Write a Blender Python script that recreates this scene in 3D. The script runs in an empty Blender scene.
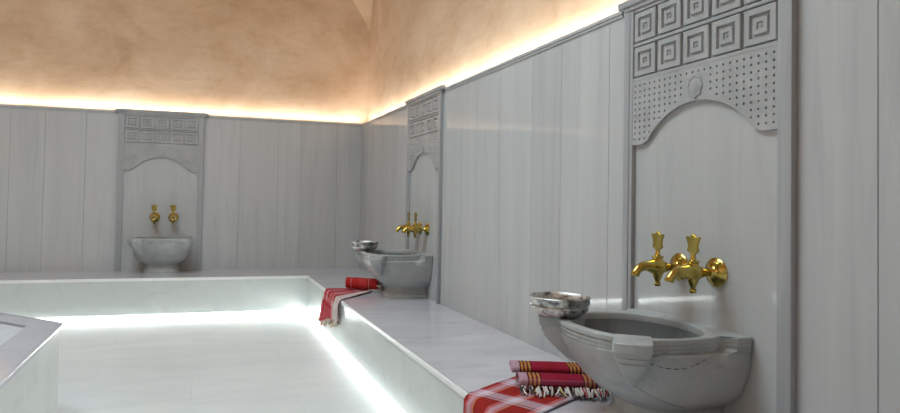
import bpy, bmesh, math, random
from mathutils import Vector, Matrix
random.seed(7)
PI = math.pi
scene = bpy.context.scene
COL = scene.collection

# ------------------------------------------------------------------ dimensions (metres)
H = 1.8          # marble cladding height above the bench top (bench top is z = 0)
BD = 0.7717      # bench depth
FZ = -0.4167     # floor
XL = -6.6        # left wall
YF = -9.0        # front wall (behind the camera)
LEDGE = 0.10     # ledge that hides the cove lights
TOP = 4.7

# ------------------------------------------------------------------ node helpers
def new_mat(name):
    m = bpy.data.materials.new(name); m.use_nodes = True
    nt = m.node_tree
    b = nt.nodes['Principled BSDF']
    return m, nt, b

def N(nt, kind, **kw):
    n = nt.nodes.new(kind)
    for k, v in kw.items():
        if k.startswith('_'): n.inputs[k[1:].replace('_', ' ')].default_value = v
        else: setattr(n, k, v)
    return n

def ramp(nt, fac, stops, interp='LINEAR'):
    r = nt.nodes.new('ShaderNodeValToRGB'); cr = r.color_ramp; cr.interpolation = interp
    while len(cr.elements) < len(stops): cr.elements.new(0.5)
    for e, (p, c) in zip(cr.elements, stops):
        e.position = p; e.color = (c[0], c[1], c[2], 1)
    if fac is not None: nt.links.new(fac, r.inputs['Fac'])
    return r.outputs['Color']

def mixc(nt, mode, fac, a, b):
    m = nt.nodes.new('ShaderNodeMix'); m.data_type = 'RGBA'; m.blend_type = mode
    for sock, v in ((m.inputs[0], fac), (m.inputs[6], a), (m.inputs[7], b)):
        if hasattr(v, 'links'): nt.links.new(v, sock)
        elif isinstance(v, (int, float)): sock.default_value = v
        else: sock.default_value = (v[0], v[1], v[2], 1)
    return m.outputs[2]

def noise(nt, vec_scale, scale=1.0, detail=4, rough=.55, dist=0.0, offs=(0, 0, 0)):
    tc = nt.nodes.new('ShaderNodeTexCoord'); mp = nt.nodes.new('ShaderNodeMapping')
    mp.inputs['Scale'].default_value = vec_scale; mp.inputs['Location'].default_value = offs
    nt.links.new(tc.outputs['Object'], mp.inputs['Vector'])
    n = nt.nodes.new('ShaderNodeTexNoise')
    n.inputs['Scale'].default_value = scale; n.inputs['Detail'].default_value = detail
    n.inputs['Roughness'].default_value = rough; n.inputs['Distortion'].default_value = dist
    nt.links.new(mp.outputs['Vector'], n.inputs['Vector'])
    return n.outputs['Fac']

def marble(name, light, dark, streak=(5, 5, .45), rough=.12, spec=.4, island=0.0, vein=.5, bump=0.0):
    m, nt, b = new_mat(name)
    n1 = noise(nt, streak, 1.0, 6, .6, .6)
    n2 = noise(nt, tuple(s * 3.1 for s in streak), 1.0, 3, .5, 1.2, (3, 7, 1))
    mid = tuple((l + d) / 2 for l, d in zip(light, dark))
    c1 = ramp(nt, n1, [(.3, dark), (.5, mid), (.68, light)])
    c2 = ramp(nt, n2, [(.30, (.72, .72, .76)), (.46, (1, 1, 1)), (1, (1, 1, 1))])
    col = mixc(nt, 'MULTIPLY', vein, c1, c2)
    if island:
        g = nt.nodes.new('ShaderNodeNewGeometry')
        k = ramp(nt, g.outputs['Random Per Island'], [(0, (1 - island,) * 3), (1, (1, 1, 1))])
        col = mixc(nt, 'MULTIPLY', 1.0, col, k)
    nt.links.new(col, b.inputs['Base Color'])
    b.inputs['Roughness'].default_value = rough
    b.inputs['Specular IOR Level'].default_value = spec
    if bump:
        bp = nt.nodes.new('ShaderNodeBump'); bp.inputs['Strength'].default_value = bump
        bp.inputs['Distance'].default_value = .004
        nt.links.new(noise(nt, (60, 60, 60), 1, 3), bp.inputs['Height'])
        nt.links.new(bp.outputs['Normal'], b.inputs['Normal'])
    return m

M = {}
M['wall'] = marble('wall_marble', (.535, .54, .54), (.465, .47, .48), (4.5, 4.5, .25), .06, .065, .07, .28)
M['joint'] = marble('joint_grout', (.30, .30, .31), (.25, .25, .26), (5, 5, 5), .7, .2)
M['panel'] = marble('panel_marble', (.50, .505, .505), (.45, .455, .46), (4, 4, .4), .06, .09, 0, .25)
M['carved'] = marble('carved_marble', (.43, .435, .44), (.35, .355, .36), (6, 6, 6), .42, .35, 0, .35, .25)
M['pilaster'] = marble('pilaster_marble', (.41, .415, .425), (.34, .345, .36), (9, 9, .5), .3, .2, 0, .4)
M['bench'] = marble('bench_marble', (.60, .585, .62), (.51, .50, .535), (1.1, 3.2, 3), .13, .5, 0, .3)
M['edge'] = marble('bench_edge_highlight', (.80, .80, .79), (.74, .74, .735), (1.5, 1.5, 2), .2, .5, 0, .15)  # whiter colour paints in the highlight along the bench's front edge
M['riser'] = marble('riser_marble', (.56, .585, .565), (.50, .525, .51), (1.5, 1.5, 2), .22, .4, 0, .25)
M['platform'] = marble('platform_marble', (.46, .46, .51), (.40, .40, .45), (2, 2, 2), .15, .5, 0, .3)
M['platform_in'] = marble('platform_inner_marble', (.62, .635, .68), (.55, .565, .62), (2, 2, 2), .15, .5, 0, .25)
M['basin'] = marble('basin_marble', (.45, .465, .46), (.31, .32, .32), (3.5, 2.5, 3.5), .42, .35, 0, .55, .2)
M['basin_in'] = marble('basin_dark_inner_marble', (.21, .215, .215), (.13, .135, .14), (3.5, 2.5, 3.5), .4, .4, 0, .55, .2)  # darker tone for the inside of the bowl
M['vein'] = marble('dark_vein', (.16, .16, .165), (.09, .09, .095), (30, 30, 30), .6, .2)

def floor_mat():
    m, nt, b = new_mat('floor_marble')
    tc = N(nt, 'ShaderNodeTexCoord')
    br = N(nt, 'ShaderNodeTexBrick', offset=.5, _Scale=1.0, _Mortar_Size=.003, _Mortar_Smooth=.1, _Brick_Width=1.3, _Row_Height=.62)
    br.inputs['Color1'].default_value = (.74, .755, .75, 1); br.inputs['Color2'].default_value = (.70, .715, .715, 1)
    br.inputs['Mortar'].default_value = (.66, .68, .68, 1)
    nt.links.new(tc.outputs['Object'], br.inputs['Vector'])
    n = noise(nt, (1.2, 3.5, 1), 1, 5, .6, .8)
    c = ramp(nt, n, [(.3, (.88, .89, .90)), (.6, (1, 1, 1))])
    nt.links.new(mixc(nt, 'MULTIPLY', .8, br.outputs['Color'], c), b.inputs['Base Color'])
    b.inputs['Roughness'].default_value = .16; b.inputs['Specular IOR Level'].default_value = .45
    return m
M['floor'] = floor_mat()

def plaster_mat():
    m, nt, b = new_mat('ochre_plaster')
    n1 = noise(nt, (1.3, 1.3, 1.7), 1, 7, .62, .5)
    n2 = noise(nt, (5, 5, 9), 1, 6, .65, .8, (2, 5, 8))
    c1 = ramp(nt, n1, [(.30, (.51, .335, .21)), (.5, (.60, .415, .275)), (.72, (.69, .52, .375))])
    c2 = ramp(nt, n2, [(.32, (.80, .76, .72)), (.5, (.97, .96, .95)), (.7, (1.0, 1.0, 1.0))])
    nt.links.new(mixc(nt, 'MULTIPLY', .5, c1, c2), b.inputs['Base Color'])
    b.inputs['Roughness'].default_value = .8; b.inputs['Specular IOR Level'].default_value = .2
    bp = N(nt, 'ShaderNodeBump', _Strength=.22, _Distance=.02)
    nt.links.new(noise(nt, (3, 3, 7), 1, 8, .62, .6), bp.inputs['Height'])
    nt.links.new(bp.outputs['Normal'], b.inputs['Normal'])
    return m
M['plaster'] = plaster_mat()

def brass_mat():
    m, nt, b = new_mat('polished_brass')
    c = ramp(nt, noise(nt, (25, 25, 25), 1, 4), [(.3, (.36, .27, .06)), (.6, (.60, .46, .13))])
    nt.links.new(c, b.inputs['Base Color'])
    b.inputs['Metallic'].default_value = 1; b.inputs['Roughness'].default_value = .17
    return m
M['brass'] = brass_mat()

def silver_mat():
    m, nt, b = new_mat('tinned_copper')
    n1 = noise(nt, (22, 22, 40), 1, 5, .6)
    c = ramp(nt, n1, [(.36, (.16, .15, .145)), (.5, (.55, .545, .53)), (.7, (.78, .775, .76))])
    nt.links.new(c, b.inputs['Base Color'])
    b.inputs['Metallic'].default_value = 1; b.inputs['Roughness'].default_value = .45
    bp = N(nt, 'ShaderNodeBump', _Strength=.55, _Distance=.004)
    nt.links.new(noise(nt, (45, 45, 60), 1, 2), bp.inputs['Height'])
    nt.links.new(bp.outputs['Normal'], b.inputs['Normal'])
    return m
M['silver'] = silver_mat()

def plaid(name, ustops, vstops, un, vn, offs=(0, 0), fac=.5):
    """woven check: warp stripes (u) and weft stripes (v), each a constant ramp, half and half"""
    m, nt, b = new_mat(name)
    uv = N(nt, 'ShaderNodeUVMap', uv_map='UVMap'); sp = N(nt, 'ShaderNodeSeparateXYZ')
    nt.links.new(uv.outputs['UV'], sp.inputs['Vector'])
    cols = []
    for ax, stops, k, of in (('X', ustops, un, offs[0]), ('Y', vstops, vn, offs[1])):
        a = N(nt, 'ShaderNodeMath', operation='MULTIPLY_ADD'); a.inputs[1].default_value = k; a.inputs[2].default_value = of
        nt.links.new(sp.outputs[ax], a.inputs[0])
        f = N(nt, 'ShaderNodeMath', operation='FRACT'); nt.links.new(a.outputs[0], f.inputs[0])
        cols.append(ramp(nt, f.outputs[0], stops, 'CONSTANT'))
    c = mixc(nt, 'MIX', fac, cols[0], cols[1])
    nt.links.new(c, b.inputs['Base Color'])
    b.inputs['Roughness'].default_value = .9; b.inputs['Specular IOR Level'].default_value = .1
    wv = N(nt, 'ShaderNodeTexNoise', _Scale=260.0, _Detail=2.0)
    nt.links.new(uv.outputs['UV'], wv.inputs['Vector'])
    bp = N(nt, 'ShaderNodeBump', _Strength=.35, _Distance=.002)
    nt.links.new(wv.outputs['Fac'], bp.inputs['Height']); nt.links.new(bp.outputs['Normal'], b.inputs['Normal'])
    return m
RED, DRED, PINK, WHT = (.26, .010, .020), (.15, .007, .013), (.42, .09, .15), (.60, .53, .61)
ORG, YEL, BLK = (.34, .032, .014), (.58, .42, .08), (.02, .015, .02)
def bands(p0, p1, base, dark=BLK, yel=YEL):
    """dark / yellow / dark / yellow line group between p0 and p1"""
    d = (p1 - p0) / 7.0; out = []
    for i in range(7): out.append((p0 + i * d, (dark, yel, dark, yel, dark, yel, dark)[i]))
    out.append((p1, base)); return out
M['towel_stack'] = plaid('plaid_folded_towel',
    [(0, WHT)] + bands(.09, .25, (.28, .013, .042)) + [(.40, RED), (.55, (.28, .013, .042))] + bands(.70, .86, (.60, .50, .54)),
    [(0, (.28, .013, .038)), (.16, (.48, .10, .18)), (.30, RED), (.52, BLK), (.56, (.27, .013, .038)), (.80, PINK)], 1.0, 1.0)
M['towel_open'] = plaid('plaid_open_towel',
    [(0, ORG), (.26, (.42, .06, .08)), (.34, WHT), (.62, (.55, .4, .4)), (.66, BLK), (.68, WHT), (.74, ORG)],
    [(0, RED), (.30, BLK), (.32, (.62, .18, .22)), (.44, WHT), (.60, (.62, .3, .36)), (.70, YEL), (.73, RED)], 4.2, 2.4, (.1, .2))
M['towel_roll'] = plaid('red_roll_cloth',
    [(0, (.38, .03, .03)), (.18, (.50, .20, .18)), (.23, (.40, .03, .03)), (.5, (.46, .06, .05)), (.80, DRED), (.84, (.55, .30, .28)), (.88, DRED), (.92, (.38, .03, .03))],
    [(0, (.44, .018, .018)), (.46, (.42, .05, .04)), (.5, (.44, .018, .018))], 1.2, 3.0)
M['towel_hang'] = plaid('faded_red_check_cloth',
    [(0, (.42, .04, .05)), (.30, (.62, .40, .38)), (.44, (.38, .02, .035)), (.52, (.5, .16, .18)), (.9, BLK), (.93, (.55, .2, .2))],
    [(0, (.44, .07, .08)), (.08, (.36, .015, .03)), (.16, (.60, .32, .32)), (.24, (.40, .03, .04)), (.40, (.52, .20, .20)), (.48, (.38, .02, .035)), (.56, (.56, .26, .26)), (.62, (.36, .02, .03)), (.72, (.60, .58, .56)), (.84, (.50, .50, .48)), (.90, (.62, .60, .58))], 3.0, 1.0, (0, 0), .8)

def fringe_mat():
    m, nt, b = new_mat('cotton_fringe')
    g = N(nt, 'ShaderNodeNewGeometry')
    c = ramp(nt, g.outputs['Random Per Island'], [(0, (.70, .64, .62)), (.35, (.07, .05, .05)), (.55, (.66, .62, .58)), (.72, (.42, .30, .06)), (.82, (.40, .04, .06)), (.92, (.7, .65, .62))], 'CONSTANT')
    nt.links.new(c, b.inputs['Base Color']); b.inputs['Roughness'].default_value = .95
    b.inputs['Specular IOR Level'].default_value = .05
    return m
M['fringe'] = fringe_mat()

# ------------------------------------------------------------------ object helpers
def obj(name, bm, mat, parent=None, smooth=None, recalc=True):
    if recalc: bmesh.ops.recalc_face_normals(bm, faces=bm.faces[:])
    me = bpy.data.meshes.new(name); bm.to_mesh(me); bm.free()
    if smooth is not None:
        me.set_sharp_from_angle(angle=math.radians(smooth)) if smooth < 179 else None
        for p in me.polygons: p.use_smooth = True
    me.materials.append(M[mat] if isinstance(mat, str) else mat)
    o = bpy.data.objects.new(name, me); COL.objects.link(o)
    if parent: o.parent = parent
    return o

def thing(name, label, cat, loc=(0, 0, 0), rotz=0, group=None):
    o = bpy.data.objects.new(name, None); COL.objects.link(o)
    o.empty_display_size = .1
    o.location = loc; o.rotation_euler = (0, 0, rotz)
    o['label'] = label; o['category'] = cat
    if group: o['group'] = group
    return o

def tag(o, label, cat, group=None):
    o['label'] = label; o['category'] = cat
    if group: o['group'] = group
    return o

def struct(name, bm, mat, smooth=None):
    o = obj(name, bm, mat, None, smooth); o['kind'] = 'structure'; return o

def dup(root, loc, rotz, label):
    r = root.copy(); COL.objects.link(r); r.location = loc; r.rotation_euler = (0, 0, rotz); r['label'] = label
    for ch in list(root.children):
        c = ch.copy(); COL.objects.link(c); c.parent = r
        for g in list(ch.children):
            d = g.copy(); COL.objects.link(d); d.parent = c
    return r

def box(bm, x0, x1, y0, y1, z0, z1, bev=0.0, seg=1):
    r = bmesh.ops.create_cube(bm, size=1)
    vs = r['verts']
    for v in vs:
        v.co = Vector(((x0 + x1) / 2 + v.co.x * (x1 - x0), (y0 + y1) / 2 + v.co.y * (y1 - y0), (z0 + z1) / 2 + v.co.z * (z1 - z0)))
    if bev:
        es = list({e for v in vs for e in v.link_edges})
        bmesh.ops.bevel(bm, geom=es, offset=bev, segments=seg, profile=.5, affect='EDGES')

def prism(bm, pts, z0, z1, bev=0.0, seg=2):
    lo = [bm.verts.new((p[0], p[1], z0)) for p in pts]; hi = [bm.verts.new((p[0], p[1], z1)) for p in pts]
    f = [bm.faces.new(lo[::-1]), bm.faces.new(hi)]
    n = len(pts)
    for i in range(n): f.append(bm.faces.new((lo[i], lo[(i + 1) % n], hi[(i + 1) % n], hi[i])))
    if bev:
        bmesh.ops.recalc_face_normals(bm, faces=f)
        es = {e for v in hi for e in v.link_edges if e.other_vert(v) in hi}
        bmesh.ops.bevel(bm, geom=list(es), offset=bev, segments=seg, profile=.5, affect='EDGES')

def rings(bm, rs, cap0=True, cap1=True):
    vs = [[bm.verts.new(p) for p in r] for r in rs]
    n = len(rs[0])
    for a, b in zip(vs, vs[1:]):
        for i in range(n): bm.faces.new((a[i], a[(i + 1) % n], b[(i + 1) % n], b[i]))
    if cap0: bm.faces.new(vs[0][::-1])
    if cap1: bm.faces.new(vs[-1])
    return vs

def tube(bm, path, rad, n=14, sq=None):
    """round tube along a path, rad = list of radii"""
    path = [Vector(p) for p in path]; rs = []
    up = None
    for i, p in enumerate(path):
        d = (path[min(i + 1, len(path) - 1)] - path[max(i - 1, 0)]).normalized()
        if up is None:
            up = Vector((0, 0, 1)) if abs(d.z) < .9 else Vector((1, 0, 0))
        s = d.cross(up).normalized(); u = s.cross(d).normalized(); up = u
        r = rad[i] if isinstance(rad, (list, tuple)) else rad
        rs.append([p + s * r * math.cos(2 * PI * k / n) + u * r * math.sin(2 * PI * k / n) for k in range(n)])
    rings(bm, rs)

def lathe(bm, prof, n=48, origin=(0, 0, 0), axis='Z', ripple=None):
    o = Vector(origin); rs = []
    for j, (r, h) in enumerate(prof):
        ring = []
        for k in range(n):
            a = 2 * PI * k / n; rr = r * (1 + (ripple(j, a) if ripple else 0))
            c, s = rr * math.cos(a), rr * math.sin(a)
            ring.append(o + (Vector((c, s, h)) if axis == 'Z' else Vector((c, -h, s))))
        rs.append(ring)
    rings(bm, rs)

# ------------------------------------------------------------------ the room
bm = bmesh.new(); box(bm, XL - .3, .3, YF - .3, .3, FZ - .1, FZ)
struct('floor', bm, 'floor')

PW = .458            # half width of the carved panels
CN, CM, CB = -5.828, -2.43, -2.355   # panel centres: near, middle (right wall), far (back wall)
def cladding(name, joints, L0, L1, z0, place, breaks=()):
    """marble slabs along local x from L0 to L1, front face on local y = 0, thickness behind it"""
    bm = bmesh.new(); js = [L0] + sorted(j for j in joints if L0 < j < L1) + [L1]
    for a, b in zip(js, js[1:]):
        box(bm, a + .0013, b - .0013, 0, .03, z0, H - .03, .0012)
    o = struct(name, bm, 'wall'); place(o)
    bm = bmesh.new(); box(bm, L0, L1, .006, LEDGE + .02, z0, H - .004)
    o2 = struct(name + '_backing', bm, 'joint'); place(o2)
    bm = bmesh.new()                                           # small cap moulding, broken at the carved panels
    cuts = [L0] + [q for c in sorted(breaks) for q in (c - PW - .05, c + PW + .05)] + [L1]
    for a, b in zip(cuts[::2], cuts[1::2]):
        box(bm, a, b, -.008, LEDGE, H - .034, H - .020, .003, 2)
        box(bm, a, b, -.014, LEDGE, H - .020, H, .004, 2)
    box(bm, L0, L1, .001, LEDGE, H - .03, H - .002)
    return bm, place
def P_back(o): pass
def P_right(o): o.rotation_euler = (0, 0, -PI / 2)
def P_left(o): o.location = (XL, 0, 0); o.rotation_euler = (0, 0, PI / 2)
def P_front(o): o.location = (0, YF, 0); o.rotation_euler = (0, 0, PI)
jb = [-5.75, -5.2, -4.45, -3.894, -3.558, -3.151, -2.62, -2.05, -1.481, -1.035, -.758, -.312]
jr = [.925, 1.547, 2.24, 2.952, 3.585, 3.97, 4.417, 4.754, 5.207, 5.80, 6.563, 7.2, 7.75, 8.3]
k = 0
for nm, js, L0, L1, z0, pl in (('wall_back', jb, XL, 0, FZ, P_back), ('wall_right', jr, 0, -YF, FZ, P_right),
                               ('wall_left', [YF + i * .62 for i in range(15)], YF, 0, FZ, P_left),
                               ('wall_front', [i * .62 for i in range(11)], 0, -XL, FZ, P_front)):
    b2, pl = cladding(nm, js, L0, L1, z0, pl, {'wall_back': [CB], 'wall_right': [-CN, -CM]}.get(nm, [])); k += 1
    t = struct('trim_%d' % k, b2, 'wall'); pl(t)

# plaster upper walls, set back behind the ledge, with a corner squinch
def plaster(name, pts):
    bm = bmesh.new(); bm.faces.new([bm.verts.new(p) for p in pts])
    r = bmesh.ops.subdivide_edges(bm, edges=bm.edges[:], cuts=1, use_grid_fill=True)
    return struct(name, bm, 'plaster')
E_ = LEDGE
zs = 3.0
kb, kr = .55, .30         # how fast the squinch opens along back / right wall
def slab(name, x0, x1, y0, y1, z0, z1):
    bm = bmesh.new(); box(bm, x0, x1, y0, y1, z0, z1); return struct(name, bm, 'plaster')
slab('wall_back_plaster', XL - E_ - .1, E_ + .1, E_, E_ + .1, H - .3, TOP)
slab('wall_right_plaster', E_, E_ + .1, YF - E_ - .1, E_ + .1, H - .3, TOP)
slab('wall_left_plaster', XL - E_ - .1, XL - E_, YF - E_ - .1, E_ + .1, H - .3, TOP)
slab('wall_front_plaster', XL - E_ - .1, E_ + .1, YF - E_ - .1, YF - E_, H - .3, TOP)
bm = bmesh.new()                                              # vault springing in the far corner
ht = TOP - zs; prev = None
A = []
for i in range(13):
    t = i / 12; z = zs + ht * t; s = ht * t
    A.append(((E_ - kb * s * (1 + .25 * t), E_ + .0, z), (E_ - kb * s * (1 + .25 * t) * .5, E_ - kr * s * (1 + .3 * t) * .5, z), (E_ + 0, E_ - kr * s * (1 + .3 * t), z)))
rows = [[bm.verts.new(p) for p in r] for r in A[1:]]; tip = bm.verts.new(A[0][0])
bm.faces.new((tip, rows[0][1], rows[0][0])); bm.faces.new((tip, rows[0][2], rows[0][1]))
for a, b in zip(rows, rows[1:]):
    for q in range(2): bm.faces.new((a[q], a[q + 1], b[q + 1], b[q]))
rib = struct('trim_5', bm, 'plaster')
# ceiling with a round skylight opening
bm = bmesh.new(); cx, cy, R0, n = -3.0, -4.6, 1.65, 48
c_in = [bm.verts.new((cx + R0 * math.cos(2 * PI * i / n), cy + R0 * math.sin(2 * PI * i / n), TOP)) for i in range(n)]
def to_edge(a):
    dx, dy = math.cos(a), math.sin(a)
    tx = ((E_ + .1 - cx) if dx > 0 else (XL - E_ - .1 - cx)) / dx if abs(dx) > 1e-6 else 1e9
    ty = ((E_ + .1 - cy) if dy > 0 else (YF - E_ - .1 - cy)) / dy if abs(dy) > 1e-6 else 1e9
    t = min(tx, ty); return (cx + dx * t, cy + dy * t, TOP)
angs = [2 * PI * i / n for i in range(n)]
c_out = [bm.verts.new(to_edge(a)) for a in angs]
for i in range(n):
    j = (i + 1) % n; f = [c_in[i], c_in[j], c_out[j]]
    pi, pj = c_out[i].co, c_out[j].co
    if abs(pi.x - pj.x) > 1e-4 and abs(pi.y - pj.y) > 1e-4:
        ccx = pi.x if abs(pi.x - (E_ + .1)) < 1e-4 or abs(pi.x - (XL - E_ - .1)) < 1e-4 else pj.x
        ccy = pi.y if abs(pi.y - (E_ + .1)) < 1e-4 or abs(pi.y - (YF - E_ - .1)) < 1e-4 else pj.y
        f.append(bm.verts.new((ccx, ccy, TOP)))
    f.append(c_out[i]); bm.faces.new(f)
o = struct('ceiling', bm, 'plaster')
bm = bmesh.new()
rings(bm, [[(cx + R0 * math.cos(a), cy + R0 * math.sin(a), z) for a in angs] for z in (TOP, TOP + .5)], False, True)
struct('ceiling_lantern', bm, 'plaster')

# ------------------------------------------------------------------ bench along the back and right walls
bench = thing('marble_bench', 'long polished white marble bench running along the back and right walls', 'bench', (-1.5, -.4, FZ))
def child_fix(o, root): o.matrix_parent_inverse = Matrix.Translation(-Vector(root.location)); return o
TH = .03
bm = bmesh.new()
BE = BD - .014
prism(bm, [(-.002, -.002), (XL + .002, -.002), (XL + .002, -BE), (-BE, -BE), (-BE, YF + .002), (-.002, YF + .002)], -TH, 0)
child_fix(obj('bench_top', bm, 'bench', bench, 40), bench)
RI = BD - .006
bm = bmesh.new()
prism(bm, [(XL + .002, -BE - .0003), (XL + .002, -BD), (-BD, -BD), (-BD, YF + .002), (-BE - .0003, YF + .002), (-BE - .0003, -BE - .0003)], -TH, 0, .007, 3)
child_fix(obj('front_edge', bm, 'edge', bench, 40), bench)
GAP = .045
bm = bmesh.new()
prism(bm, [(XL + .01, -RI + .03), (XL + .01, -RI), (-RI, -RI), (-RI, YF + .01), (-RI + .03, YF + .01), (-RI + .03, -RI + .03)], FZ + GAP, -TH)
child_fix(obj('riser', bm, 'riser', bench), bench)
bm = bmesh.new()
prism(bm, [(XL + .01, -.01), (XL + .01, -RI + .05), (-RI + .05, -RI + .05), (-RI + .05, YF + .01), (-.01, YF + .01), (-.01, -.01)], FZ, -TH)
child_fix(obj('plinth', bm, 'riser', bench), bench)

# ------------------------------------------------------------------ heated platform in the left foreground
PZ = .13
plat = thing('marble_platform', 'raised marble platform with chamfered corner at the left foreground', 'platform', (-3.8, -4.8, FZ))
outer = [(-2.65, -6.6), (-2.65, -3.87), (-3.30, -3.22), (-5.0, -3.22), (-5.6, -3.87), (-5.6, -6.6)]
def inset(pts, d):
    out = []; n = len(pts); c = Vector((sum(p[0] for p in pts) / n, sum(p[1] for p in pts) / n))
    for i in range(n):
        p0, p1, p2 = Vector(pts[i - 1]), Vector(pts[i]), Vector(pts[(i + 1) % n])
        n1 = Vector((-(p1 - p0).y, (p1 - p0).x)).normalized(); n2 = Vector((-(p2 - p1).y, (p2 - p1).x)).normalized()
        if n1.dot(c - p1) < 0: n1 = -n1
        if n2.dot(c - p1) < 0: n2 = -n2
        out.append(tuple(p1 + (n1 + n2) * (d / (1 + n1.dot(n2)))))
    return out
bm = bmesh.new(); prism(bm, inset(outer, .018), FZ, PZ - .03)
child_fix(obj('side_panel', bm, 'riser', plat), plat)
bm = bmesh.new()
o1, i1 = outer, inset(outer, .17); n = len(o1)
lo = [bm.verts.new((*p, PZ - .03)) for p in o1]; hi = [bm.verts.new((*p, PZ)) for p in o1]
hi2 = [bm.verts.new((*p, PZ)) for p in i1]; lo2 = [bm.verts.new((*p, PZ - .03)) for p in i1]
for i in range(n):
    j = (i + 1) % n
    for a, b in ((lo, hi), (hi, hi2), (hi2, lo2), (lo2, lo)): bm.faces.new((a[i], a[j], b[j], b[i]))
ve = [e for e in bm.edges if {e.verts[0] in hi, e.verts[1] in hi} == {True} or (e.verts[0] in hi and e.verts[1] in lo) or (e.verts[1] in hi and e.verts[0] in lo)]
bmesh.ops.bevel(bm, geom=ve, offset=.010, segments=3, profile=.5, affect='EDGES')
child_fix(obj('border_slab', bm, 'platform', plat, 35), plat)
bm = bmesh.new(); prism(bm, inset(outer, .174), PZ - .03, PZ - .012)
child_fix(obj('inner_slab', bm, 'platform_in', plat), plat)

# ------------------------------------------------------------------ carved wall panel
PIL, PROT = .058, .027     # pilaster width, protrusion
IN = PW - PIL
def make_panel(label):
    t = thing('carved_panel', label, 'wall panel', (0, 0, 0), 0, 'carved marble wall panels')
    bm = bmesh.new(); box(bm, -IN, IN, -.006, -.0005, 0, 1.765)
    obj('back_slab', bm, 'panel', t)
    for s in (-1, 1):
        bm = bmesh.new()
        a, b = sorted((s * IN, s * PW))
        box(bm, a, b, -PROT, -.0005, 0, 1.768, .003, 2)
        c = (a + b) / 2 + s * .012
        box(bm, c - .020, c + .020, -PROT - .004, -PROT + .002, 0, 1.766, .003, 2)
        obj('pilaster', bm, 'pilaster', t, 40)
    bm = bmesh.new()
    box(bm, -PW - .004, PW + .004, -PROT - .006, -.0005, 1.768, 1.790, .003, 2)
    box(bm, -PW - .045, PW + .045, -PROT - .014, -.0005, 1.788, 1.822, .006, 3)
    obj('cornice', bm, 'pilaster', t, 40)
    # plain rails around the two rows of coffers
    bm = bmesh.new(); pit = 2 * IN / 5
    Y0, Y1 = -.024, -.004
    box(bm, -IN, IN, -.010, -.004, 1.440, 1.768)
    for z0, z1 in ((1.752, 1.768), (1.592, 1.606), (1.430, 1.446)): box(bm, -IN, IN, Y0, Y1, z0, z1, .002)
    obj('coffer_rails', bm, 'carved', t)
    for r in range(2):
        for i in range(5):
            x = -IN + (i + .5) * pit; z = (1.679, 1.519)[r]; hw, hh = pit / 2 - .0085, .0665
            bm = bmesh.new()
            # nested square mouldings stepping forward and back around a stud
            prof = [(1.0, -.0055), (1.0, -.023), (.97, -.025), (.66, -.025), (.63, -.014), (.48, -.014), (.44, -.023), (.20, -.023), (.17, -.017), (.0, -.012)]
            rs = []
            for s, y in prof[:-1]:
                rs.append([(x + sx * hw * s, y, z + sz * hh * s) for sx, sz in ((-1, -1), (1, -1), (1, 1), (-1, 1))])
            rings(bm, rs, False, True)
            c = obj('coffer', bm, 'carved', t)
            bm = bmesh.new()
            rings(bm, [[(x + math.cos(a) * q, y, z + math.sin(a) * q) for a in [2 * PI * j / 8 for j in range(8)]] for q, y in ((.007, -.017), (.0065, -.020), (.003, -.022))])
            obj('stud', bm, 'carved', c)
    # pierced screen with arched lower edge
    zt, zf, zc = 1.430, 1.135, 1.290
    ha = .300; sag = zc - zf - .012; R = (ha * ha + sag * sag) / (2 * sag)
    pts = [(-IN, zt), (-IN, zf), (-IN + .07, zf), (-ha - .006, zf + .012)]
    a0 = math.asin(ha / R)
    arch = [(R * math.sin(-a0 + 2 * a0 * i / 40), zc - R + R * math.cos(-a0 + 2 * a0 * i / 40)) for i in range(41)]
    pts += arch + [(ha + .006, zf + .012), (IN - .07, zf), (IN, zf), (IN, zt)]
    bm = bmesh.new()
    fr = [bm.verts.new((x, -.024, z)) for x, z in pts]; bk = [bm.verts.new((x, -.004, z)) for x, z in pts]
    bm.faces.new(fr); bm.faces.new(bk[::-1])
    for i in range(len(pts)):
        j = (i + 1) % len(pts); bm.faces.new((fr[i], fr[j], bk[j], bk[i]))
    plate = obj('pierced_screen', bm, 'carved', t)
    cut = bmesh.new(); rows, colsn, px = 11, 24, 2 * IN / 24
    for r in range(rows):
        z = zt - .022 - r * .0275
        for q in range(colsn):
            x = -IN + (q + .5) * px + (px * .0 if r % 2 else 0)
            lim = zf if abs(x) > ha + .01 else zc - R + math.sqrt(max(0, R * R - x * x))
            if z - .012 < lim + (.006 if abs(x) < ha else 0): continue
            if abs(x) < .055 and z < 1.405: continue
            if abs(x) > IN - .012: continue
            rad = .0052
            rings(cut, [[(x + rad * math.cos(2 * PI * j / 6), y, z + rad * math.sin(2 * PI * j / 6)) for j in range(6)] for y in (-.04, -.015)])
    co = obj('cutter', cut, 'carved')
    md = plate.modifiers.new('b', 'BOOLEAN'); md.operation = 'DIFFERENCE'; md.object = co; md.solver = 'EXACT'
    dg = bpy.context.evaluated_depsgraph_get(); dg.update()
    me = bpy.data.meshes.new_from_object(plate.evaluated_get(dg))
    plate.modifiers.clear(); plate.data = me
    bpy.data.objects.remove(co, do_unlink=True)
    bm = bmesh.new()
    zc2 = 1.347
    rs = []
    for s, y in ((1, -.020), (1, -.028), (.88, -.030), (.82, -.027), (.62, -.027), (.5, -.030), (.2, -.031)):
        rs.append([((.040) * s * math.cos(a) * (1 + .07 * math.cos(8 * a)), y, zc2 + .047 * s * math.sin(a) * (1 + .07 * math.cos(8 * a))) for a in [2 * PI * j / 48 for j in range(48)]])
    rings(bm, rs)
    obj('rosette', bm, 'carved', t, 40)
    return t
panel = make_panel('tall carved marble wall panel behind the large near basin')
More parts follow.
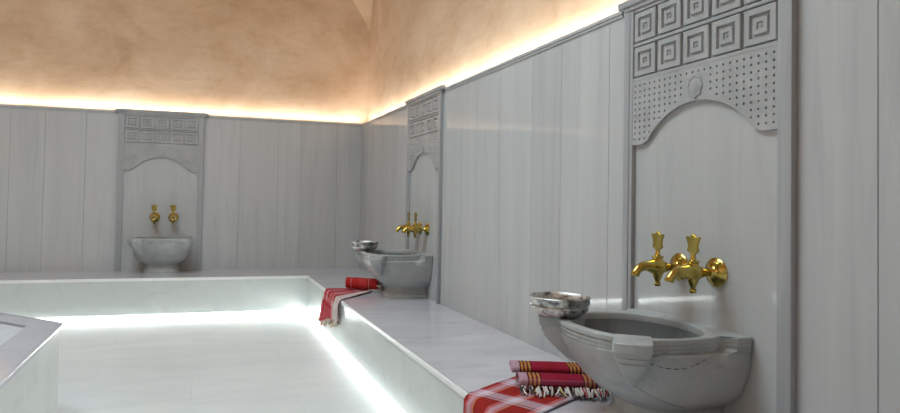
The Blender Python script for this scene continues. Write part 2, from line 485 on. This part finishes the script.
panel.location = (0, CN, 0); panel.rotation_euler = (0, 0, -PI / 2)
dup(panel, (0, CM, 0), -PI / 2, 'narrow-looking carved panel on the right wall behind the middle basin')
dup(panel, (CB, 0, 0), 0, 'carved marble panel on the far back wall, facing the viewer')

# ------------------------------------------------------------------ marble basins
def ray_outline(inside, c, n=128, rmax=.8):
    out = []
    for i in range(n):
        a = 2 * PI * i / n; dx, dy = math.cos(a), math.sin(a); lo, hi = 0.0, rmax
        for _ in range(30):
            m = (lo + hi) / 2
            if inside(c[0] + dx * m, c[1] + dy * m): lo = m
            else: hi = m
        out.append((c[0] + dx * lo, c[1] + dy * lo))
    return out
PROF = [  # z, depth from wall, half width, block depth
    (0, .345, .195, .16), (.018, .345, .195, .16), (.030, .332, .186, .16), (.060, .318, .174, .16), (.088, .318, .174, .16),
    (.100, .332, .186, .16), (.108, .345, .196, .17), (.122, .372, .224, .18), (.145, .402, .252, .20), (.175, .432, .275, .22), (.21, .460, .290, .24),
    (.25, .490, .298, .26), (.29, .513, .307, .24), (.318, .527, .309, .13), (.330, .531, .311, .12), (.333, .528, .309, .12), (.337, .533, .312, .11), (.347, .535, .313, .10), (.350, .532, .311, .10), (.354, .537, .314, .10), (.364, .539, .315, .09), (.367, .536, .313, .09), (.372, .543, .317, .09), (.386, .545, .318, .09), (.390, .540, .315, .088)]
def sect(d, w, b):
    yc = -.47 * d if b < .2 else -.42 * d; nn = 2.5
    notch = .018 if b < .12 else 0
    def inside(x, y):
        if y > 0: return False
        if abs(x) < w - .0 and y > -b: return True
        return abs(x / (w - notch)) ** nn + abs((y - yc) / (d + yc)) ** nn <= 1 and y > -d - .01
    return inside
def surf(z):
    for (z0, d0, w0, b0), (z1, d1, w1, b1) in zip(PROF, PROF[1:]):
        if z0 <= z <= z1:
            t = (z - z0) / (z1 - z0 + 1e-9); return (d0 + (d1 - d0) * t, w0 + (w1 - w0) * t, b0 + (b1 - b0) * t)
def surf_pt(ang, z, off=0.0):
    d, w, b = surf(z); ins = sect(d, w, b); c = (0, -.45 * d); lo, hi = 0, .8
    for _ in range(30):
        m = (lo + hi) / 2
        if ins(c[0] + math.cos(ang) * m, c[1] + math.sin(ang) * m): lo = m
        else: hi = m
    return Vector((c[0] + math.cos(ang) * (lo + off), c[1] + math.sin(ang) * (lo + off), z))
def make_basin(label):
    t = thing('marble_basin', label, 'basin', (0, 0, 0), 0, 'carved marble wash basins')
    bm = bmesh.new(); rs = []
    for z, d, w, b in PROF:
        rs.append([(x, y, z) for x, y in ray_outline(sect(d, w, b), (0, -.45 * d))])
    n = 128; ic = -.283; dI, wI = .231, .283
    for s, z in ((1.0, .390), (.978, .386), (.965, .376), (.96, .36), (.92, .31), (.80, .25), (.66, .20), (.48, .170), (.28, .156), (.08, .152)):
        ring = []
        for i in range(n):
            a = 2 * PI * i / n; c, sn = math.cos(a), math.sin(a)
            q = (abs(c / (wI * s)) ** 2.2 + abs(sn / (dI * s)) ** 2.2) ** (-1 / 2.2)
            ring.append((c * q, ic + (.39 - z) * .2 + sn * q, z))
        rs.append(ring)
    rings(bm, rs[:-6], True, False)
    obj('bowl', bm, 'basin', t, 32)
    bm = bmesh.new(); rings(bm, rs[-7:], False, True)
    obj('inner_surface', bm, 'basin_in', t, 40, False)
    # two tapering lug handles on the front corners
    for s in (-1, 1):
        nrm = Vector((s * .80, -.60, 0)); tan = Vector((s * .60, .80, 0)); e = Vector((s * .312, -.515, 0))
        lv = [(.386, -.004, .064), (.382, 0, .068), (.352, 0, .068), (.348, -.008, .064), (.334, -.012, .061), (.330, -.009, .059),
              (.314, -.022, .053), (.308, -.019, .050), (.27, -.055, .036), (.235, -.095, .020), (.205, -.132, .007)]
        bm = bmesh.new(); rr = []
        for z, off, hw in lv:
            f = e + nrm * off; back = e - nrm * (.17 + max(0, (.34 - z)) * .35)
            hb = hw * .95
            cr = hw * .8
            ring = [f + tan * ((hw - cr * .55) * -math.cos(PI * q / 8) * (1.0 if q in (0, 8) else 1.0)) - nrm * (cr * .55 * (1 - math.sin(PI * q / 8) ** .8)) + tan * (cr * .55 * -math.cos(PI * q / 8)) for q in range(9)] + [back + tan * hb, back - tan * hb]
            rr.append([(p.x, p.y, z) for p in ring])
        rings(bm, rr)
        obj('lug_handle', bm, 'basin', t, 35)
    return t
basin = make_basin('largest grey marble basin, under the nearest pair of brass taps')
basin.location = (-.0065, CN + .03, 0); basin.rotation_euler = (0, 0, -PI / 2)
bm = bmesh.new()                                                # chipped dark line hanging under the rim moulding
b_m = dup(basin, (-.0065, CM + .03, 0), -PI / 2, 'grey marble basin at mid distance on the right wall bench')
b_b = dup(basin, (CB + .04, -.0065, 0), 0, 'small-looking marble basin on the far back bench, seen from the front')
for q in range(26):
    a = math.radians(-40 + q * 1.75); u = (q + .5) / 26
    if q % 3 == 2 or 17 <= q <= 18: continue
    z = .318 - .030 * math.sin(PI * u)
    p0, p1 = surf_pt(a, z, .0006), surf_pt(a + math.radians(1.7), z + random.uniform(-.002, .002), .0006)
    tube(bm, [p0, (p0 + p1) / 2, p1], [.0010, .0022, .0008], 6)
obj('chipped_vein', bm, 'vein', basin)
bm = bmesh.new()
pth = [surf_pt(math.radians(-47 + 22 * u + 10 * u * u), .21 - .085 * u ** .8, .0002) for u in [i / 14 for i in range(15)]]
tube(bm, pth, [.0009] * 15, 6)
obj('grey_vein', bm, 'vein', basin)

# ------------------------------------------------------------------ brass taps
def make_tap(label):
    t = thing('brass_tap', label, 'tap', (0, 0, 0), 0, 'brass wall taps')
    bm = bmesh.new()
    lathe(bm, [(.056, 0), (.057, .004), (.053, .009), (.045, .011), (.040, .017), (.030, .020), (.022, .023), (.018, .030), (.0145, .036)], 40, (0, 0, 0), 'Y',
          lambda j, a: .025 * math.cos(12 * a) if j in (3, 4, 5) else 0)
    obj('wall_rosette', bm, 'brass', t, 40)
    bm = bmesh.new()
    path = [(0, -.020, 0), (0, -.048, 0), (0, -.060, 0), (0, -.078, 0), (0, -.097, .001), (0, -.115, .002), (0, -.135, .003), (0, -.155, .005), (0, -.175, .006), (0, -.193, .002), (0, -.208, -.008), (0, -.218, -.020), (0, -.222, -.030), (0, -.223, -.034)]
    rad = [.015, .013, .016, .023, .031, .035, .031, .024, .0205, .0185, .0170, .0165, .0185, .0165]
    tube(bm, path, rad, 20)
    obj('spout', bm, 'brass', t, 60)
    bm = bmesh.new()                                             # plug cone below, ring and nub
    lathe(bm, [(.010, -.078), (.013, -.074), (.013, -.064), (.008, -.060), (.011, -.055), (.017, -.040), (.024, -.022), (.026, 0), (.024, .022), (.019, .036), (.023, .040), (.023, .047), (.012, .050), (.010, .058), (.008, .068)], 24, (0, -.112, 0))
    obj('valve_body', bm, 'brass', t, 40)
    bm = bmesh.new()                                             # tulip shaped key plate
    half = [(.009, .058), (.012, .064), (.010, .070), (.019, .076), (.031, .084), (.027, .095), (.026, .106), (.030, .117), (.036, .130), (.038, .138), (.029, .138), (.019, .137), (.010, .143), (0, .151)]
    pts = half + [(-x, z) for x, z in half[-2::-1]]
    fr = [bm.verts.new((x, -.1165, z)) for x, z in pts]; bk = [bm.verts.new((x, -.1075, z)) for x, z in pts]
    bm.faces.new(fr); bm.faces.new(bk[::-1])
    for i in range(len(pts)):
        j = (i + 1) % len(pts); bm.faces.new((fr[i], fr[j], bk[j], bk[i]))
    bmesh.ops.recalc_face_normals(bm, faces=bm.faces[:])
    bmesh.ops.bevel(bm, geom=[e for e in bm.edges if abs(e.verts[0].co.y - e.verts[1].co.y) < 1e-6], offset=.002, segments=2, affect='EDGES')
    obj('handle', bm, 'brass', t, 30)
    return t
ZT = .603
tap = make_tap('right-hand brass tap above the large near basin, nearest the camera')
DX = .100
tap.location = (-.0065, CN - DX - .004, ZT); tap.rotation_euler = (0, 0, -PI / 2)
dup(tap, (-.0065, CN + DX, ZT), -PI / 2, 'left-hand brass tap above the large near basin')
dup(tap, (-.0065, CM - DX - .02, ZT), -PI / 2, 'nearer brass tap of the pair over the middle basin')
dup(tap, (-.0065, CM + DX - .02, ZT), -PI / 2, 'farther brass tap of the pair over the middle basin')
dup(tap, (CB + .045 - DX, -.0065, ZT), 0, 'left brass tap of the pair on the far back wall')
dup(tap, (CB + .045 + DX, -.0065, ZT), 0, 'right brass tap of the pair on the far back wall')

# ------------------------------------------------------------------ metal bath bowls resting on the left lugs
def make_bowl(label):
    t = thing('metal_bowl', label, 'bowl', (0, 0, 0), 0, 'engraved bath bowls')
    bm = bmesh.new()
    prof = [(.045, 0), (.078, 0), (.098, .007), (.113, .018), (.121, .030), (.122, .038), (.119, .041), (.127, .044), (.129, .052), (.129, .062), (.132, .066), (.133, .070), (.130, .073),
            (.124, .071), (.119, .060), (.114, .040), (.100, .018), (.075, .008), (.03, .006)]
    lathe(bm, prof, 112, (0, 0, 0), 'Z', lambda j, a: (.030 * abs(math.sin(8 * a)) - .015) if j in (2, 3, 4) else (.006 * math.cos(28 * a) if j in (8, 9) else 0))
    obj('bowl_body', bm, 'silver', t, 50)
    bm = bmesh.new(); lathe(bm, [(.02, .006), (.028, .012), (.018, .020), (.004, .022)], 32)
    obj('centre_boss', bm, 'silver', t, 50)
    # engraved leaf band on the side
    bm = bmesh.new()
    for q in range(16):
        a = 2 * PI * q / 16
        def P(da, z, r): return (r * math.cos(a + da), r * math.sin(a + da), z)
        vs = [bm.verts.new(P(*v)) for v in ((-.16, .034, .1215), (0, .010, .105), (.16, .034, .1215), (0, .030, .1275))]
        bm.faces.new((vs[0], vs[1], vs[3])); bm.faces.new((vs[1], vs[2], vs[3])); bm.faces.new((vs[0], vs[3], vs[2]))
        bm.faces.new((vs[0], vs[2], vs[1]))
    obj('leaf_band', bm, 'silver', t)
    return t
bowl = make_bowl('engraved metal bowl on the rim of the large near basin')
bowl.location = (-.485, -5.575, .3905); bowl.scale = (.95, .95, 1.12)
dup(bowl, (-.478, -2.175, .3905), .4, 'engraved metal bowl on the rim of the middle basin')

# ------------------------------------------------------------------ towels
def sheet(name, grid, mat, parent, thick=.004, uvs=None, origin=Vector((0, 0, 0))):
    nu, nv = len(grid), len(grid[0])
    bm = bmesh.new(); uvl = bm.loops.layers.uv.new('UVMap')
    vs = [[bm.verts.new(Vector(p) - origin) for p in r] for r in grid]
    for i in range(nu - 1):
        for j in range(nv - 1):
            f = bm.faces.new((vs[i][j], vs[i + 1][j], vs[i + 1][j + 1], vs[i][j + 1]))
            for l, (a, b) in zip(f.loops, ((i, j), (i + 1, j), (i + 1, j + 1), (i, j + 1))):
                l[uvl].uv = uvs[a][b] if uvs else (a / (nu - 1), b / (nv - 1))
    o = obj(name, bm, mat, parent, 180)
    sd = o.modifiers.new('thickness', 'SOLIDIFY'); sd.thickness = thick; sd.offset = 0
    return o
def fringe(name, roots, parent, origin, down, length, clump=.01, rad=.0022, n=5):
    bm = bmesh.new()
    for r in roots:
        r = Vector(r)
        for q in range(n):
            p = r + Vector((random.uniform(-1, 1), random.uniform(-1, 1), 0)) * clump
            d = Vector(down) + Vector((random.uniform(-.45, .45), random.uniform(-.45, .45), random.uniform(-.15, .15)))
            L = length * random.uniform(.6, 1.1)
            pts = [p, p + d * L * .35, p + d * L * .7 + Vector((random.uniform(-1, 1), random.uniform(-1, 1), 0)) * .006, p + d * L]
            pts = [Vector((v.x, v.y, v.z)) - origin for v in pts]
            tube(bm, pts, [rad, rad * 1.1, rad, rad * .7], 5)
    return obj(name, bm, 'fringe', parent, 60)

# near folded towel: two flattened rolls, one above and behind the other; its long axis runs across the bench
tl = thing('folded_towel', 'red and pink plaid folded towel stacked beside the large near basin', 'towel', (-.45, -5.36, 0), 0)
O = Vector(tl.location)
ax = Vector((.935, -.355, 0)).normalized(); ay = Vector((.355, .935, 0)).normalized()      # along / away from the viewer
A0 = Vector((-.568, -5.365, 0))                                                           # front left foot
def fold(name, c_off, z0, ln, dep, hgt, s0=0.0, vs_=0.0):
    g, uv = [], []
    nu, nv = 24, 40
    for i in range(nu + 1):
        u = i / nu; row, ur = [], []
        for j in range(nv + 1):
            a = 2 * PI * j / nv + PI * .5
            cx_, cz_ = math.cos(a), math.sin(a)
            q = (abs(cx_) ** 3.2 + abs(cz_) ** 3.2) ** (-1 / 3.2)
            wob = 1 + .03 * math.sin(9 * u + 3 * a) + .02 * math.sin(17 * u)
            end = 1 - .04 * (abs(2 * u - 1) ** 6)
            p = A0 + ax * (s0 + u * ln) + ay * (c_off + dep / 2 + dep / 2 * cx_ * q * end) + Vector((0, 0, z0 + hgt / 2 + hgt / 2 * cz_ * q * wob * end))
            row.append(p); ur.append((u, vs_ + j / nv))
        g.append(row); uv.append(ur)
    return sheet(name, g, 'towel_stack', tl, .005, uv, O), g
fold('lower_fold', .02, .033, .40, .15, .046, .012, .0)
fold('upper_fold', .10, .073, .365, .13, .033, -.012, .25)
# inner turns visible at the open ends
for nm, co, z0, dep, hg, s0, ln in (('inner_fold', .05, .044, .10, .024, .016, .39), ('inner_fold', .12, .087, .09, .020, -.008, .355)):
    fold(nm, co, z0, ln, dep, hg, s0, .4)
# bottom fold from which the knotted fringe hangs
fold('bottom_fold', .035, .015, .385, .15, .020, .020, .1)
roots = [A0 + ax * (.03 + .37 * i / 12) + ay * (.012 + .01 * math.sin(i * 2.3)) + Vector((0, 0, .040)) for i in range(13)]
fringe('fringe', roots, tl, O, tuple((-ay * .9 + Vector((0, 0, -.50)))), .050, .011, .0050, 5)

# near open towel: lies under the folded one, crosses the bench top and falls over its front edge
tw = thing('open_towel', 'red and white checked towel draped over the bench edge in the foreground', 'towel', (-.6, -5.42, 0), 0)
O2 = Vector(tw.location)
def drape(path_start, path_dir, width_dir, w, L_top, L_hang, nu, nv, rip=.004, taper=0.0, skew=0.0):
    """strip that runs along path_dir on the bench top until x = -BD and then hangs down"""
    g, uv = [], []
    pd, wd = Vector(path_dir).normalized(), Vector(width_dir).normalized()
    for j in range(nv + 1):
        v = j / nv; row, ur = [], []
        s0 = Vector(path_start) + wd * (w * v)
        dist = (s0.x + BD + .010) / (-pd.x) if pd.x < 0 else 0          # length on top before the edge
        tot = dist + L_hang + skew * v
        for i in range(nu + 1):
            s = tot * i / nu
            if s <= dist - .02:
                p = s0 + pd * s + Vector((0, 0, .006 + rip * (1 + math.sin(14 * s + 5 * v)) * .5))
            else:
                r = .020; t = s - (dist - .02)
                arc = r * PI / 2
                e = s0 + pd * (dist - .02)
                if t < arc:
                    a = t / r; p = e + Vector((-math.sin(a) * r, 0, -(1 - math.cos(a)) * r)) + Vector((0, pd.y * t * .6, .006))
                else:
                    d = t - arc; sw = taper * d * (v - .5)
                    p = e + Vector((-r, pd.y * arc * .6, -r - d)) + Vector((-.004 - rip * 1.6 * (1 + math.sin(16 * v + 6 * d)), -sw, .006))
            row.append(p); ur.append((s, v))
        g.append(row); uv.append(ur)
    return g, uv
g, uv = drape((-.44, -5.10, 0), (-.86, -.50, 0), (.5, -.86, 0), .378, 0, .33, 46, 26, .003)
sheet('cloth', g, 'towel_open', tw, .004, [[(a * 1.0, b * 1.0) for a, b in r] for r in uv], O2)
fringe('fringe', [r[-1] for r in g[::2]], tw, O2, (0, 0, -1), .05, .006, .002, 4)

# middle towels: a red roll lying on a check towel that drops over the bench front
rt = thing('rolled_towel', 'tight red rolled towel lying beside the middle basin', 'towel', (-.47, -2.09, .004), 0)
O3 = Vector(rt.location)
gr, ur = [], []
c0, c1 = Vector((-.605, -2.02, 0)), Vector((-.335, -2.165, 0)); dv = (c1 - c0); dn = dv.normalized(); sn = Vector((-dn.y, dn.x, 0))
for i in range(17):
    u = i / 16; row, uu = [], []
    for j in range(73):
        a = 2 * PI * 2.25 * j / 72; r = .056 - .040 * (j / 72) + .002 * math.sin(5 * u + a)
        row.append(c0 + dv * u + sn * (r * math.cos(a)) + Vector((0, 0, .074 + r * math.sin(a)))); uu.append((u, j / 72))
    gr.append(row); ur.append(uu)
sheet('roll', gr, 'towel_roll', rt, .006, ur, O3)
bm = bmesh.new()
for q in range(26):
    a = random.uniform(0, 2 * PI); r = random.uniform(.01, .055)
    p = c1 + sn * (r * math.cos(a)) + Vector((0, 0, .074 + r * math.sin(a))) - O3
    d = dn + Vector((random.uniform(-.4, .4), random.uniform(-.4, .4), random.uniform(-.9, .1)))
    ps = [p - dn * .01, p + d * .03, p + d * .05 + Vector((0, 0, -.01))]
    for v in ps: v.z = max(v.z, .004)
    tube(bm, ps, [.005, .006, .003], 5)
obj('fringe', bm, 'fringe', rt, 60)
ct = thing('draped_towel', 'faded red check towel hanging over the bench front near the middle basin', 'towel', (-.6, -2.05, 0), 0)
O4 = Vector(ct.location)
g, uv = [], []
for j in range(31):                                             # gathered at the roll, fanning out over the edge
    v = j / 30; S = Vector((-.41, -1.97 - .22 * v, 0)); Ed = Vector((-BD + .008, -1.90 - .66 * v, 0)); row, ur = [], []
    for i in range(21):
        t = i / 20; p = S.lerp(Ed, t); hgt = .005 + .013 * (1 - t * .7) * (1 + math.sin(19 * v + 3 * t)) * .5 + .004 * (1 + math.sin(33 * v - 5 * t)) * .5
        row.append(p + Vector((0, 0, hgt))); ur.append((t * .36, v))
    for a in (30, 60, 90):
        a = math.radians(a); row.append(Ed + Vector((-.020 * math.sin(a), 0, .008 - .018 * (1 - math.cos(a))))); ur.append((.37 + a * .01, v))
    L = .30 - .16 * v + .014 * math.sin(11 * v) + .008 * math.sin(31 * v)
    for i in range(1, 13):
        d = L * i / 12
        row.append(Ed + Vector((-.020 - .006 * 1.6 * (1 + math.sin(27 * v + 4 * d)) * min(1, i / 4), d * (.62 - .75 * v), -.010 - d))); ur.append((.40 + d, v))
    g.append(row); uv.append(ur)
sheet('cloth', g, 'towel_hang', ct, .004, uv, O4)
fringe('fringe', [r[-1] for r in g], ct, O4, (0, 0, -1), .06, .006, .003, 3)

# ------------------------------------------------------------------ lights
def area(name, loc, size_x, size_y, power, color, rot, spread=PI):
    l = bpy.data.lights.new(name, 'AREA'); l.shape = 'RECTANGLE'; l.size = size_x; l.size_y = size_y
    l.energy = power; l.color = color; l.spread = spread
    o = bpy.data.objects.new(name, l); COL.objects.link(o); o.location = loc; o.rotation_euler = rot
    return o
WARM = (1.0, .965, .90); COOL = (.93, 1.0, .985)
zc = H + .012
CP = 4.1    # W per metre of cove
# rectangles lie on the ledge and shine up
area('cove_light_back', (XL / 2, E_ * .45, zc), -XL, .03, CP * -XL, WARM, (PI, 0, 0))
area('cove_light_right', (E_ * .45, YF / 2, zc), .03, -YF, CP * -YF, WARM, (PI, 0, 0))
area('cove_light_left', (XL - E_ * .45, YF / 2, zc), .03, -YF, CP * -YF, WARM, (PI, 0, 0))
area('cove_light_front', (XL / 2, YF - E_ * .45, zc), -XL, .03, CP * -XL, WARM, (PI, 0, 0))
BP = 2.2
zb = FZ + .052
area('bench_light_back', ((XL - RI) / 2, -RI + .040, zb), (-XL - RI), .012, BP * (-XL - RI), COOL, (-PI / 4, 0, 0))
area('bench_light_right', (-RI + .040, (YF - RI) / 2, zb), (-YF - RI), .012, BP * (-YF - RI), COOL, (-PI / 4, 0, -PI / 2))
BH = 4.2
area('bench_light_back', ((XL - RI) / 2, -RI + .045, FZ + .020), (-XL - RI), .022, BH * (-XL - RI), COOL, (-PI / 2, 0, 0))
area('bench_light_right', (-RI + .045, (YF - RI) / 2, FZ + .020), (-YF - RI), .022, BH * (-YF - RI), COOL, (-PI / 2, 0, -PI / 2))
# daylight through the round skylight in the vault
sk = bpy.data.lights.new('skylight', 'AREA'); sk.shape = 'DISK'; sk.size = 3.2; sk.energy = 240; sk.color = (.70, .90, 1.0)
so = bpy.data.objects.new('skylight', sk); COL.objects.link(so); so.location = (cx, cy, TOP + .40)

w = bpy.data.worlds.new('world'); scene.world = w; w.use_nodes = True
w.node_tree.nodes['Background'].inputs['Color'].default_value = (.5, .55, .65, 1)
w.node_tree.nodes['Background'].inputs['Strength'].default_value = .3

# ------------------------------------------------------------------ camera
def cam_axes(yaw, pitch, roll):
    cy_, sy = math.cos(yaw), math.sin(yaw); cp, sp = math.cos(pitch), math.sin(pitch)
    f = Vector((sy * cp, cy_ * cp, sp)); r = Vector((cy_, -sy, 0)); d = f.cross(r)
    cr, sr = math.cos(roll), math.sin(roll)
    return cr * r + sr * d, -sr * r + cr * d, f
r_, d_, f_ = cam_axes(.3057, .027, -.0195)
cd = bpy.data.cameras.new('camera'); cam = bpy.data.objects.new('camera', cd); COL.objects.link(cam)
mw = Matrix((r_, -d_, -f_)).transposed().to_4x4(); mw.translation = Vector((-1.942, -8.0072, .8644))
cam.matrix_world = mw
cd.sensor_width = 36; cd.sensor_fit = 'HORIZONTAL'; cd.lens = 654.484 / 900 * 36
cd.shift_x = 44.6865 / 900; cd.shift_y = -24.9903 / 900
cd.clip_start = .02
scene.camera = cam
vs = scene.view_settings
vs.view_transform = 'Standard'; vs.look = 'None'; vs.gamma = 1; vs.exposure = 0.0; vs.use_curve_mapping = False
